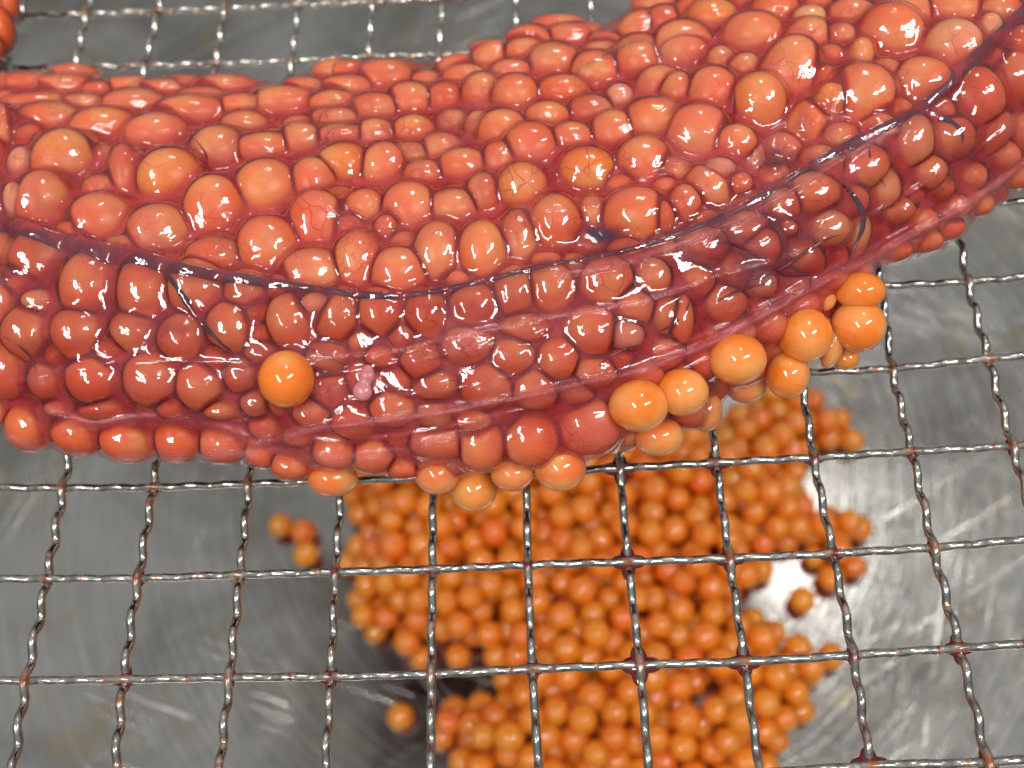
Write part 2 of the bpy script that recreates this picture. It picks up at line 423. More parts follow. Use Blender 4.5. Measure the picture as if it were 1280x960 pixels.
# affine ideal grid + smooth residuals
A = np.array([[1, c, r, c * r, r * r, c * c] for (c, r) in node_xy]); B = np.array([node_xy[k] for k in node_xy])
coef = np.linalg.lstsq(A, B, rcond=None)[0]
keys = np.array(list(node_xy)); resid = B - A @ coef
def node(c, r):
    base = np.array([1, c, r, c * r, r * r, c * c]) @ coef
    w = np.exp(-((keys[:, 0] - c) ** 2 + (keys[:, 1] - r) ** 2) / 0.35)
    return base + (w[:, None] * resid).sum(0) / max(w.sum(), 1.0)
C0, C1, R0, R1 = -4, 12, -9, 5
WR = 0.51
rack = empty('wire_rack', (*node(4, 0), -1.5))
tag(rack, 'crimped steel wire rack with square mesh carrying the roe skein above the basin', 'wire rack')
def wire(pts_nodes, phase, amp, salt):
    sub = 30
    lr = random.Random(salt)
    n = len(pts_nodes)
    P = []; S = []; RAD = []
    for i in range(n - 1):
        p0, p1, p2, p3 = (pts_nodes[max(0, i - 1)], pts_nodes[i], pts_nodes[i + 1], pts_nodes[min(n - 1, i + 2)])
        nicks = [(0.2 + lr.uniform(-.01, .01), lr.random()), (0.6, lr.random()), (0.4, lr.random() * .7), (0.8, lr.random())]
        for k in range(sub + (1 if i == n - 2 else 0)):
            u = k / sub
            q = 0.5 * ((2 * p1) + (-p0 + p2) * u + (2 * p0 - 5 * p1 + 4 * p2 - p3) * u * u + (-p0 + 3 * p1 - 3 * p2 + p3) * u ** 3)
            s = i + u
            ph = math.pi * 5 * s + phase
            w = math.cos(ph)
            z = amp * (w * (1.18 - 0.18 * w * w))
            st = 0.0; rr = WR
            for a, g in nicks:
                d = abs(u - a)
                if d < 0.05: st = max(st, (0.15 + 0.85 * g * g) * (1 - d / 0.05) ** 0.9)
                if d < 0.03: rr -= 0.045 * (1 - d / 0.03)
            if min(u, 1 - u) < 0.11: st = max(st, 0.95 * (1 - min(u, 1 - u) / 0.11))
            P.append((q[0], q[1], z)); S.append(st); RAD.append(rr + 0.012 * math.sin(s * 23 + salt))
    P = np.array(P); T = np.gradient(P, axis=0); T /= np.linalg.norm(T, axis=1)[:, None]
    U = np.cross(T, (0, 0, 1)); U /= np.linalg.norm(U, axis=1)[:, None]; W = np.cross(U, T)
    m = 12
    an = np.arange(m) * 2 * math.pi / m
    V = P[:, None, :] + np.array(RAD)[:, None, None] * (U[:, None, :] * np.cos(an)[None, :, None] + W[:, None, :] * np.sin(an)[None, :, None])
    idx = np.arange(len(P) * m).reshape(len(P), m)
    Fc = np.stack([idx[:-1], np.roll(idx[:-1], -1, 1), np.roll(idx[1:], -1, 1), idx[1:]], -1).reshape(-1, 4)
    me = mesh_fast('wire', V.reshape(-1, 3), Fc)
    attr(me, 'stain', np.repeat(S, m))
    return me
for c in range(C0, C1 + 1):
    nodes = [node(c, r) for r in range(R0, R1 + 1)]
    ph = 0.0 if (c + R0) % 2 == 0 else math.pi
    link('wire', wire(nodes, ph, 0.50, c + 50), M_WIRE, parent=rack)
for r in range(R0, R1 + 1):
    nodes = [node(c, r) for c in range(C0, C1 + 1)]
    ph = math.pi if (C0 + r) % 2 == 0 else 0.0
    link('wire', wire(nodes, ph, 0.17, r + 90), M_WIRE, parent=rack)

# clotted blood in the corners of the crossings
CLOT = {(6, 1): 1.25, (6, 2): 1.45, (7, 1): 1.0, (7, 2): 1.1, (8, 1): .8, (5, 2): .75, (3, 2): .85, (1, 2): .75, (9, 2): .9, (8, 3): 1.3, (7, 0): 1.0,
        (6, 0): 1.3, (1, 0): .6, (8, 0): .6, (3, 1): .5, (2, 2): .5, (2, 1): .45, (8, 2): .6, (9, 1): .5, (0, 1): .4, (4, 1): .4, (5, 1): .45, (1, 1): .55, (9, 0): .6, (10, 0): .5, (9, 3): .7, (10, -1): .3}
def clot(c, r, s):
    p = node(c, r)
    n = 40; m = 7
    V = [(0, 0, 0.42)]; Fc = []
    for j in range(1, m + 1):
        f = j / m
        for k in range(n):
            a = 2 * math.pi * k / n
            arm = abs(math.cos(2 * a)) ** 1.6
            rad = (1.22 + 0.85 * arm) * (0.40 + 0.6 * s) * (0.93 + 0.07 * math.sin(a * 3 + c * 2 + r))
            z = 0.42 * (1 - f ** 2.2) - 0.15 * f
            V.append((rad * f * math.cos(a), rad * f * math.sin(a), z))
    for k in range(n): Fc.append((0, 1 + k, 1 + (k + 1) % n, 1 + (k + 1) % n))
    Fc = []
    tri = [(0, 1 + k, 1 + (k + 1) % n) for k in range(n)]
    for j in range(m - 1):
        for k in range(n):
            a, b = 1 + j * n + k, 1 + j * n + (k + 1) % n
            tri += [(a, a + n, b + n), (a, b + n, b)]
    top = np.array(V); nt = len(top)
    bot = top.copy(); bot[:, 2] = -bot[:, 2] - 0.5
    tri2 = [(a + nt, c_ + nt, b + nt) for a, b, c_ in tri]
    lo = 1 + (m - 1) * n
    for k in range(n):
        a, b = lo + k, lo + (k + 1) % n
        tri2 += [(a, a + nt, b + nt), (a, b + nt, b)]
    me = mesh_fast('blood_clot', np.vstack([top, bot]), tri + tri2)
    link('blood_clot', me, M_BLOOD, (p[0], p[1], -0.1), parent=rack)
for (c, r), s in CLOT.items(): clot(c, r, s * 0.95)

# ------------------------------------------------------------------ eggs of the skein: where the photograph shows them
def T(ox, oy, rows):
    k = 0.34375
    out = []
    for e in rows:
        x, y, rx, ry = e[:4]; kind = e[4] if len(e) > 4 else 'n'; ang = e[5] if len(e) > 5 else 0
        out.append([ox + x * k, oy + y * k, rx * k, ry * k, kind, ang])
    return out
EG = []
EG += T(0, 60, [(245,430,112,120,'b'),(185,262,95,48),(390,295,108,65,'o'),(580,318,92,62),(628,485,108,110,'b'),(710,240,112,52),(495,210,95,45),
    (805,385,88,75,'d'),(895,285,70,42,'d'),(970,370,88,48),(1090,275,50,25,'p'),(1100,350,70,60,'d'),(975,525,112,108,'b'),(790,600,98,115,'o'),(980,725,98,95,'o'),
    (460,490,50,105,'d'),(150,200,95,30),(310,208,70,32,'d'),(120,130,80,32),(245,145,85,38),(265,95,70,28),(25,195,40,30),(20,340,38,100),(600,150,90,28),
    (820,140,90,32),(740,180,70,28),(890,210,75,35),(1040,205,100,50),(1215,200,75,35),(1215,258,75,30),(1240,322,70,35),(165,585,85,105,'d'),(375,640,98,85,'m'),
    (585,685,95,90,'m'),(790,770,90,65,'d'),(160,770,95,85,'m'),(1145,830,100,80,'d'),(1160,650,85,100,'n'),(1145,500,75,75,'n'),(85,430,45,60,'w'),(55,560,35,60,'w'),
    (470,140,80,28),(660,125,70,20),(1230,85,70,35),(1110,150,70,32),(360,155,45,25),(20,740,45,55,'m'),(20,130,45,28)])
EG += T(400, 60, [(90,435,95,80,'b'),(230,440,80,70,'n',40),(320,400,70,45,'d'),(380,470,62,48,'d'),(240,110,98,55,'o'),(100,85,75,30),(270,75,70,25),(395,120,55,28),
    (100,150,80,38),(50,195,60,32),(200,225,75,45),(330,205,75,60),(460,195,60,52,'d'),(340,310,70,55,'o'),(205,325,70,50,'d'),(85,325,85,35),(60,260,70,32),(440,375,65,50,'d'),
    (520,435,80,58,'o'),(590,170,65,65,'o'),(530,110,70,38),(480,80,70,35,'n',20),(620,40,65,45,'n',30),(745,15,65,40,'o'),(850,60,85,65,'o'),(715,180,78,68,'o'),(700,90,62,35),
    (665,310,75,65),(580,290,45,45,'d'),(825,255,72,50,'o'),(880,165,80,55,'o'),(985,240,72,52,'d'),(1000,95,78,62),(1155,60,75,70,'o'),(1235,150,72,62),(1030,15,60,30),
    (1090,190,48,52,'w'),(915,335,68,48),(1070,320,80,68),(1210,285,105,85,'o'),(770,370,85,75,'n'),(650,420,55,60,'d'),(735,515,88,88,'b'),(595,545,55,70,'d'),(970,455,98,88,'b'),
    (1175,430,85,80,'n'),(330,600,90,85),(490,590,85,60,'d'),(165,585,58,55),(240,655,38,42,'y'),(140,785,75,90),(290,825,85,80),(430,760,78,98,'m'),(590,750,88,110,'b'),
    (720,710,60,95,'d'),(855,650,90,105,'b'),(825,770,50,25,'p'),(1150,620,108,95,'o'),(985,610,45,55,'d'),(1250,620,30,50,'d')])
EG += T(440, 0, [(750,90,75,28),(800,140,85,40),(640,165,80,60,'o'),(735,238,88,66,'o'),(505,205,70,45),(370,262,72,48,'n',20),(920,170,58,40),(1035,115,70,50,'n',35),(1140,90,62,52),
    (1100,25,65,38),(1230,60,60,55,'o'),(1040,215,80,72,'o'),(1200,200,78,70,'o'),(885,270,80,60),(860,115,40,25)])
EG += T(400, 330, [(75,195,75,90,'m'),(225,185,75,80,'m'),(390,190,70,80,'m'),(560,160,80,70,'m'),(705,110,65,80,'m'),(845,90,75,85,'m'),(1035,70,92,82,'n'),(1205,50,62,62,'p'),(1130,160,75,60,'d'),
    (1250,190,48,60,'d'),(30,340,60,45,'d'),(225,335,50,32,'d'),(370,350,68,62,'d'),(540,295,98,62,'d'),(740,235,90,50,'d'),(985,245,92,78,'n'),(700,335,78,58,'m'),(865,345,68,62,'n'),
    (990,390,78,48,'m'),(610,440,92,74,'m'),(780,450,78,62,'n'),(420,440,74,48,'d'),(270,520,78,58,'n'),(130,570,78,54,'n'),(420,540,58,42,'m'),(430,630,92,62,'n'),(585,630,84,102,'o'),
    (765,620,92,100,'o'),(970,570,100,97,'n'),(1110,260,60,50,'w'),(1170,400,65,45,'n'),(62,668,76,66,'o'),(200,678,76,64,'n'),(300,735,50,35,'n'),(560,560,60,40,'n'),(930,460,60,40,'d')])
EG += T(840, 0, [(35,195,100,98,'o'),(140,80,88,75,'b'),(290,145,95,82,'o'),(20,350,55,72,'o'),(145,360,80,87,'n'),(175,235,45,50,'d'),(90,500,97,92,'n'),(230,520,60,50),(310,380,94,102,'b'),
    (415,300,88,125,'n',-18),(265,260,50,50),(500,75,60,44,'p'),(495,155,72,66,'n'),(370,50,78,62,'o'),(530,20,40,25),(650,60,72,48),(790,130,100,95,'o'),(685,210,45,62,'b'),(675,370,115,112,'o'),
    (575,370,52,62,'b'),(850,60,82,58,'d'),(1010,40,82,58),(1015,190,100,95,'p'),(895,310,94,84,'o'),(1150,110,40,50,'p'),(1190,50,60,50),(490,470,74,96,'o',-20),(400,560,65,60,'d'),(175,620,50,40,'w'),
    (250,670,38,38,'y'),(120,700,82,80,'d'),(45,750,50,60,'m'),(300,590,35,62,'w'),(1085,365,88,92,'n'),(1225,290,68,88,'n'),(1262,170,45,55),(985,500,85,70,'d'),(855,520,78,92,'p'),(915,630,62,56,'m'),
    (1140,490,60,80,'d',-30),(685,610,78,66,'m'),(755,690,62,72,'p'),(490,710,88,66,'m'),(390,750,62,50,'d'),(550,830,80,60,'p'),(655,855,52,75,'p',-15),(420,830,32,27,'y'),(250,840,90,60,'d'),
    (300,900,72,60,'d'),(100,900,82,62,'m'),(960,680,48,40,'d'),(1060,640,62,45,'d'),(1100,740,52,40,'o'),(1230,630,62,50,'o'),(1180,560,62,50,'m'),(790,760,72,46,'m'),(880,800,62,46,'n'),
    (980,820,62,42,'n'),(900,870,72,42,'o'),(780,900,72,42,'n'),(1250,480,42,60,'m'),(575,210,42,35,'d'),(560,300,35,45,'d'),(740,470,60,45,'n'),(1000,750,60,36,'n')])
EG += T(0, 330, [(340,90,87,106,'n'),(540,110,82,116,'n'),(735,90,100,92,'m'),(905,100,72,62,'m'),(1060,210,78,86,'m'),(850,235,78,82,'m'),(680,270,82,76,'d'),(500,245,77,66,'d'),
    (305,255,87,82,'m'),(125,250,87,92,'m'),(155,135,62,38,'w'),(20,150,38,92,'n'),(45,360,72,102,'n'),(190,415,64,62,'d'),(360,415,87,77,'n'),(570,415,90,86,'n'),(740,435,80,80,'n'),
    (890,400,62,56,'d'),(1200,330,72,42,'d'),(960,320,55,34,'d'),(115,575,77,86,'o'),(225,520,50,30,'p'),(295,600,82,80,'o'),(480,630,97,76,'o'),(655,630,77,76,'o'),(820,640,77,66,'n'),
    (400,520,82,36,'m'),(630,520,50,35,'w'),(810,530,62,32,'b'),(940,500,52,46,'d'),(1090,625,50,32,'p'),(1060,725,58,46,'n'),(960,680,52,46,'n'),(20,520,32,50,'n'),(1150,145,50,36,'w'),(1140,540,60,40,'n')])
EG += T(840, 280, [(650,165,60,36,'o'),(165,290,82,62,'m'),(320,220,52,42,'p'),(30,350,38,72,'n'),(100,500,58,52,'n'),(340,370,62,46,'n'),(460,290,60,40,'n'),(560,200,60,32,'n'),(230,390,60,42,'n')])

# outline of the skein in the picture, and how high its surface stands above the rack
TOPL = [(-140, 90), (0, 92), (60, 85), (150, 100), (300, 98), (400, 85), (450, 78), (540, 90), (600, 60), (650, 32), (720, 28), (760, 35), (800, 8), (850, -15), (900, -45), (1000, -90), (1280, -190), (1440, -240)]
BOTL = [(-140, 500), (0, 540), (60, 562), (120, 571), (250, 568), (310, 566), (370, 590), (480, 590), (560, 588), (700, 580), (760, 560), (850, 530), (900, 480), (980, 440), (1030, 400), (1060, 365), (1100, 328), (1170, 298), (1220, 262), (1280, 225), (1440, 150)]
def interp(L, x): return np.interp(x, [p[0] for p in L], [p[1] for p in L])
HOLES = [(745, 292, 30, 15, 6.0), (965, 205, 24, 17, 5.0), (1000, 165, 16, 25, 2.5), (605, 215, 22, 16, 1.5), (570, 150, 14, 12, 1.0)]
def hsurf(x, y):
    yt, yb = interp(TOPL, x), interp(BOTL, x)
    t = np.clip((y - yt) / (yb - yt), 0.0, 1.0)
    h = 8.0 + 15.5 * np.sin(math.pi * np.clip(t * 0.93 + 0.05, 0, 1)) ** 0.75
    for hx, hy, sx, sy, d in HOLES:
        h = h - d * np.exp(-((x - hx) / sx) ** 2 - ((y - hy) / sy) ** 2)
    return h
# fill what is left of the body with smaller eggs lying a little deeper
gx, gy = np.meshgrid(np.arange(-70, 1350, 4.0), np.arange(-90, 610, 4.0))
ins = (gy > interp(TOPL, gx) + 10) & (gy < interp(BOTL, gx) - 9)
dist = np.where(ins, 999.0, -1.0)
def carve(dist, e):
    a = math.radians(e[5]); dx, dy = gx - e[0], gy - e[1]
    u, v = dx * math.cos(a) - dy * math.sin(a), dx * math.sin(a) + dy * math.cos(a)
    q = np.sqrt((u / e[2]) ** 2 + (v / e[3]) ** 2)
    d = (q - 1) * min(e[2], e[3]) * 1.05
    return np.minimum(dist, d)
for e in EG: dist = carve(dist, e)
yb_ = interp(BOTL, gx); yt_ = interp(TOPL, gx)
for k in range(260):
    cap = np.minimum(dist, np.where((gx < -8) | (gx > 1288) | (gy < -8), 27.0, 20.0))
    i = np.unravel_index(np.argmax(cap + rng.uniform(0, 2, cap.shape) * (cap > 0)), cap.shape)
    d = cap[i]
    if d < 10: break
    outside = gx[i] < -8 or gx[i] > 1288 or gy[i] < -8
    if outside and d < 14: dist[i] = -1; continue
    rr = d + (3 if not outside else 4)
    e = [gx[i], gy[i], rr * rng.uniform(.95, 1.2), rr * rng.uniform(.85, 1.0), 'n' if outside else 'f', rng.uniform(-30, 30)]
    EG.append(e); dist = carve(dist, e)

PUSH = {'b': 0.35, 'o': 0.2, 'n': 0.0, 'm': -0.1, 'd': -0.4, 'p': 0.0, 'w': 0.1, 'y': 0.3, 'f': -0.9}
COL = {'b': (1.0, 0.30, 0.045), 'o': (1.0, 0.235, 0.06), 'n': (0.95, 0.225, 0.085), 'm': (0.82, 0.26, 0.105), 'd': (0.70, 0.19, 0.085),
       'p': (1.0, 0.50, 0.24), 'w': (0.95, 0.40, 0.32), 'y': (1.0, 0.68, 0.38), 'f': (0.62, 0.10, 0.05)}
def ellipsoid(x, y, rx, ry, ang, h, push):
    P = on_z(x, y, h)
    dep = float((CAM - P) @ BACK)
    n = CAM - P; n /= np.linalg.norm(n)
    e1 = RIGHT - (RIGHT @ n) * n; e1 /= np.linalg.norm(e1); e2 = np.cross(n, e1)
    a = math.radians(ang)
    f1, f2 = e1 * math.cos(a) + e2 * math.sin(a), -e1 * math.sin(a) + e2 * math.cos(a)
    s = dep / F
    r1, r2 = rx * s, ry * s
    r3 = min(0.80 * math.sqrt(r1 * r2) + 0.2, 2.9)
    c = P - n * (r3 * 0.62 - push)
    return dict(c=c, ax=np.stack([f1, f2, n]), r=np.array([r1, r2, r3]), n=n)
eggs = []
for e in EG:
    sc_ = {'b': 1.14, 'o': 1.24, 'p': 1.22, 'y': 1.15, 'w': 1.2}.get(e[4], 1.36)
    E_ = ellipsoid(e[0], e[1], e[2] * sc_, e[3] * sc_, e[5], float(hsurf(e[0], e[1])), PUSH[e[4]])
    E_['kind'] = e[4]; E_['px'] = e; eggs.append(E_)
N = len(eggs)
CEN = np.array([e['c'] for e in eggs]); RMAX = np.array([e['r'].max() for e in eggs])
def rad_dir(e, d):                    # support radius of an ellipsoid in direction d
    return 1.0 / math.sqrt((((e['ax'] @ d) / e['r']) ** 2).sum())

# height field of the eggs in a frame tilted with the body (c axis leaning to the front)
CELL = 0.25
AB = np.stack([CEN @ RIGHT, CEN @ UP], 1)
a0, b0 = AB.min(0) - 7; a1, b1 = AB.max(0) + 7
na, nb = int((a1 - a0) / CELL), int((b1 - b0) / CELL)
ga, gb = np.meshgrid(a0 + np.arange(na) * CELL, b0 + np.arange(nb) * CELL)   # [nb, na]
Hc = np.full(ga.shape, -1e3)
def raster(H, e):
    Mx = (e['ax'].T / e['r'] ** 2) @ e['ax']
    B3 = np.stack([RIGHT, UP, BACK])
    Mq = B3 @ Mx @ B3.T
    cc = B3 @ e['c']; rm = e['r'].max() + .1
    i0, i1 = int((cc[1] - rm - b0) / CELL), int((cc[1] + rm - b0) / CELL) + 2
    j0, j1 = int((cc[0] - rm - a0) / CELL), int((cc[0] + rm - a0) / CELL) + 2
    i0, j0 = max(i0, 0), max(j0, 0)
    u = ga[i0:i1, j0:j1] - cc[0]; v = gb[i0:i1, j0:j1] - cc[1]
    A_ = Mq[2, 2]; B_ = 2 * (Mq[0, 2] * u + Mq[1, 2] * v); C_ = Mq[0, 0] * u * u + 2 * Mq[0, 1] * u * v + Mq[1, 1] * v * v - 1
    D = B_ * B_ - 4 * A_ * C_
    h = np.where(D > 0, (-B_ + np.sqrt(np.maximum(D, 0))) / (2 * A_) + cc[2], -1e3)
    H[i0:i1, j0:j1] = np.maximum(H[i0:i1, j0:j1], h)
for e in eggs: raster(Hc, e)

def shift(H, di, dj, fill):
    out = np.full_like(H, fill)
    n, m = H.shape
    out[max(0, di):n + min(0, di), max(0, dj):m + min(0, dj)] = H[max(0, -di):n + min(0, -di), max(0, -dj):m + min(0, -dj)]
    return out
def close(H, r, step=CELL):
    k = int(r / step); offs = [(i, j) for i in range(-k, k + 1) for j in range(-k, k + 1) if i * i + j * j <= k * k]
    if k > 10: offs = [o for o in offs if (o[0] + o[1]) % 2 == 0]
    D = np.full_like(H, -1e3)
    for i, j in offs:
        w = math.sqrt(max(0, r * r - (i * i + j * j) * step * step)) - r
        D = np.maximum(D, shift(H, i, j, -1e3) + w)
    E_ = np.full_like(H, 1e3)
    for i, j in offs:
        w = math.sqrt(max(0, r * r - (i * i + j * j) * step * step)) - r
        E_ = np.minimum(E_, shift(D, i, j, 1e3) - w)
    return np.maximum(E_, H)
def blur(H, s):
    k = int(3 * s / CELL); x = np.arange(-k, k + 1) * CELL; g = np.exp(-x * x / (2 * s * s)); g /= g.sum()
    H = np.apply_along_axis(lambda m: np.convolve(np.pad(m, k, mode='edge'), g, 'valid'), 0, H)
    return np.apply_along_axis(lambda m: np.convolve(np.pad(m, k, mode='edge'), g, 'valid'), 1, H)
mask0 = Hc > -500
def dil(m, r):
    k = int(r / CELL); out = m.copy()
    for i in range(-k, k + 1):
        for j in range(-k, k + 1):
            if i * i + j * j <= k * k: out |= shift(m, i, j, False)
    return out
def ero(m, r): return ~dil(~m, r)
mask = ero(dil(mask0, 3.5), 3.5)
# fill outside the mask with the nearest height so that smoothing behaves at the rim
Hf = Hc.copy()
known = mask0.copy()
while not known[dil(mask, 1.5)].all():
    S_ = np.zeros_like(Hf); W_ = np.zeros_like(Hf)
    for di in (-2, 0, 2):
        for dj in (-2, 0, 2):
            kk = shift(known, di, dj, False)
            S_ += np.where(kk, shift(Hf, di, dj, 0), 0); W_ += kk
    new = (~known) & (W_ > 0)
    Hf[new] = (S_[new] / W_[new]) - 0.15; known |= new
Hf[~known] = Hf[known].min()
def dist_to_edge(m, rmax):
    d = np.zeros(m.shape); cur = m.copy(); k = 0
    while k * CELL < rmax:
        d[cur] += CELL
        nxt = cur.copy()
        for di, dj in ((1, 0), (-1, 0), (0, 1), (0, -1)) + (((1, 1), (-1, -1), (1, -1), (-1, 1)) if k % 2 else ()): nxt &= shift(cur, di, dj, False)
        cur = nxt; k += 1
    return d
# image coordinates of every cell (at its own height), used to place the folds and the veins
def cell_px(H):
    P = ga[..., None] * RIGHT + gb[..., None] * UP + H[..., None] * BACK
    C_ = (P - CAM) @ R.T
    return 640 + F * C_[..., 0] / -C_[..., 2], 480 - F * C_[..., 1] / -C_[..., 2]
PX, PY = cell_px(Hf)

V1 = [(-90, 262), (0, 282), (60, 298), (120, 315), (200, 330), (260, 343), (330, 352), (400, 362), (460, 369), (520, 368), (600, 352), (680, 332), (740, 322), (800, 308), (870, 285), (930, 258), (1000, 215), (1060, 182), (1110, 157), (1150, 135), (1190, 100), (1230, 62), (1280, 15), (1340, -50)]
below_vein = 1 / (1 + np.exp(-(PY - interp(V1, PX) - 4) / 5.0))
bandlines = [  # polyline, half width px, veil strength, ridge mm
    ([(320, 556), (400, 536), (480, 527), (560, 515), (640, 500), (720, 482), (800, 465), (900, 425), (1000, 368), (1080, 328), (1200, 262), (1290, 195), (1360, 150)], 8, 0.75, 0.8),
    ([(360, 452), (430, 447), (500, 438), (560, 423), (640, 408), (720, 392), (800, 380), (900, 345), (1000, 318)], 7, 0.30, 0.25),
    ([(700, 345), (760, 334), (850, 306), (900, 285), (950, 262), (1000, 232), (1040, 205), (1090, 178), (1130, 160)], 6, 0.80, 0.45),
    ([(-80, 478), (0, 484), (90, 462), (150, 452), (240, 452), (330, 455)], 5, 0.18, 0.2),
    ([(60, 515), (125, 530), (190, 520), (250, 524), (318, 545)], 7, 0.35, 0.3),
    ([(340, 560), (420, 575), (520, 560), (640, 520)], 9, 0.40, 0.15),
    ([(-80, 520), (0, 543), (60, 564), (130, 573), (250, 570), (315, 564)], 7, 0.55, 0.0),
    ([(560, 245), (600, 290), (520, 300), (480, 320)], 0.1, 0.0, 0.0),
    ([(385, 240), (410, 258), (440, 280), (480, 310)], 5, 0.35, 0.3),
    ([(840, 200), (880, 205), (930, 215), (945, 190), (975, 160)], 5, 0.35, 0.2),
    ([(1020, 205), (1035, 165), (1045, 130)], 6, 0.30, 0.2),
    ([(640, 265), (700, 262), (745, 258), (800, 225), (850, 210)], 4, 0.30, 0.25),
    ([(1120, 170), (1180, 190), (1240, 180), (1290, 150)], 12, 0.12, 0.0),
    ([(960, 400), (1040, 355), (1110, 325)], 10, 0.30, 0.2),
    ([(330, 549), (380, 540), (440, 536), (500, 530), (560, 520)], 3.5, 0.35, 0.35),
    ([(345, 543), (420, 552), (500, 545), (590, 528), (680, 505)], 3.5, 0.25, 0.3),
    ([(100, 522), (128, 530), (170, 521), (230, 524), (300, 541)], 3.5, 0.25, 0.35),
    ([(400, 470), (450, 462), (520, 450), (600, 436), (680, 420)], 3.5, 0.15, 0.25),
    ([(440, 500), (500, 495), (560, 488), (640, 470)], 3.5, 0.2, 0.25),
    ([(820, 440), (880, 420), (950, 385), (1010, 352), (1080, 315), (1160, 270)], 3.5, 0.3, 0.35),
    ([(840, 470), (900, 440), (960, 405), (1010, 380)], 3.5, 0.3, 0.3),
    ([(1030, 300), (1100, 262), (1180, 215), (1260, 160)], 3.5, 0.2, 0.3),
]
def poly_dist(L, x, y):
    best = np.full(x.shape, 1e9); sgn = np.zeros(x.shape); along = np.zeros(x.shape); acc = 0
    for (x0, y0), (x1, y1) in zip(L[:-1], L[1:]):
        dx, dy = x1 - x0, y1 - y0; l = math.hypot(dx, dy)
        t = np.clip(((x - x0) * dx + (y - y0) * dy) / l / l, 0, 1)
        ex, ey = x - x0 - t * dx, y - y0 - t * dy
        d = np.hypot(ex, ey); s = (dx * ey - dy * ex) / l
        m = d < best
        best = np.where(m, d, best); sgn = np.where(m, s, sgn); along = np.where(m, acc + t * l, along); acc += l
    return best, sgn, along
veil = np.zeros(ga.shape); ridge = np.zeros(ga.shape); bd = np.full(ga.shape, 1e9)
bs_, ba_ = np.zeros(ga.shape), np.zeros(ga.shape)
for L, w, vs, rm in bandlines:
    d, s, al = poly_dist(L, PX, PY)
    g = np.exp(-(d / w) ** 2)
    veil = np.maximum(veil, vs * g); ridge = np.maximum(ridge, rm * np.exp(-(d / (w * .7)) ** 2))
    m = d / w < bd
    bd = np.where(m, d / w, bd); bs_ = np.where(m, s, bs_); ba_ = np.where(m, al, ba_)

tight = close(Hf, 1.0); taut = blur(close(Hf, 6.0), 0.4)
wt = blur(np.clip(below_vein, 0, 1), 0.5)
h2_ = blur(Hf, 0.3)[::2, ::2]
t2 = np.repeat(np.repeat(close(h2_, 10.0, 0.5), 2, 0), 2, 1)[:Hf.shape[0], :Hf.shape[1]]
t2 = np.maximum(blur(t2, 0.7), taut)
w2 = np.zeros(ga.shape)
for bi, ww in ((0, 26), (1, 16), (2, 14), (4, 16)):
    w2 = np.maximum(w2, np.exp(-(poly_dist(bandlines[bi][0], PX, PY)[0] / ww) ** 2))
w2 = np.maximum(w2, np.exp(-((PX - 470) / 110) ** 2 - ((PY - 495) / 45) ** 2))
taut = taut * (1 - w2) + t2 * w2
mix_ = 0.40 + 0.50 * np.maximum(wt, w2) + 0.08 * w2
Hm = tight * (1 - mix_) + taut * mix_
Hm = blur(Hm, 0.3) + ridge
mm = ero(dil(mask, 1.0), 0.6)
dm = dist_to_edge(mm, 3.0)
RO = 2.6
Hm -= (RO - np.sqrt(np.maximum(RO * RO - np.maximum(RO - dm, 0) ** 2, 0))) * 1.0
skin = np.maximum.reduce([shift(Hc, i, j, -1e3) for i in (-1, 0, 1) for j in (-1, 0, 1)])
Hm = np.maximum(Hm, skin + 0.03) + 0.06
Ht = blur(Hf, 0.8) - 0.95
Ht = np.minimum(Ht, Hc.max())
mt = ero(mask, 0.6)
dt = dist_to_edge(mt, 4.0)
RT = 3.6
round_t = RT - np.sqrt(np.maximum(RT * RT - np.maximum(RT - dt, 0) ** 2, 0))
Ht -= round_t
tint = np.clip(0.25 + 0.75 * wt * np.clip((interp(BOTL, PX) - PY - 8) / 45, 0.15, 1), 0, 1)
purple = np.exp(-((PX - 900) / 190) ** 2 - ((PY - 340) / 70) ** 2) + 0.45 * wt
tint = np.clip(tint + 0.5 * np.exp(-((PX - 930) / 150) ** 2 - ((PY - 320) / 60) ** 2), 0, 1.4)

def grid_mesh(name, H, m, bottom=None, stride=1):
    Hs, ms, A_, B_ = H[::stride, ::stride], m[::stride, ::stride], ga[::stride, ::stride], gb[::stride, ::stride]
    idx = -np.ones(ms.shape, int); idx[ms] = np.arange(ms.sum())
    P = A_[ms][:, None] * RIGHT + B_[ms][:, None] * UP + Hs[ms][:, None] * BACK
    q = np.stack([idx[:-1, :-1], idx[:-1, 1:], idx[1:, 1:], idx[1:, :-1]], -1).reshape(-1, 4)
    q = q[(q >= 0).all(1)]
    if bottom is not None:
        bs = bottom[::stride, ::stride]
        P2 = A_[ms][:, None] * RIGHT + B_[ms][:, None] * UP + bs[ms][:, None] * BACK
        n = len(P)
        e = np.concatenate([q[:, [0, 1]], q[:, [1, 2]], q[:, [2, 3]], q[:, [3, 0]]])
        key = np.sort(e, 1); _, inv, cnt = np.unique(key, axis=0, return_inverse=True, return_counts=True)
        rim = e[cnt[inv.ravel()] == 1]
        skirt = np.stack([rim[:, 1], rim[:, 0], rim[:, 0] + n, rim[:, 1] + n], 1)
        q = np.concatenate([q, q[:, ::-1] + n, skirt]); P = np.concatenate([P, P2])
    return mesh_fast(name, P, q), ms
CENTRE = on_z(560, 330, 0)
skein = empty('roe_skein', (CENTRE[0], CENTRE[1], 0.6))
tag(skein, 'long coral red salmon roe skein with a blue vein, lying across the wire rack', 'roe skein')
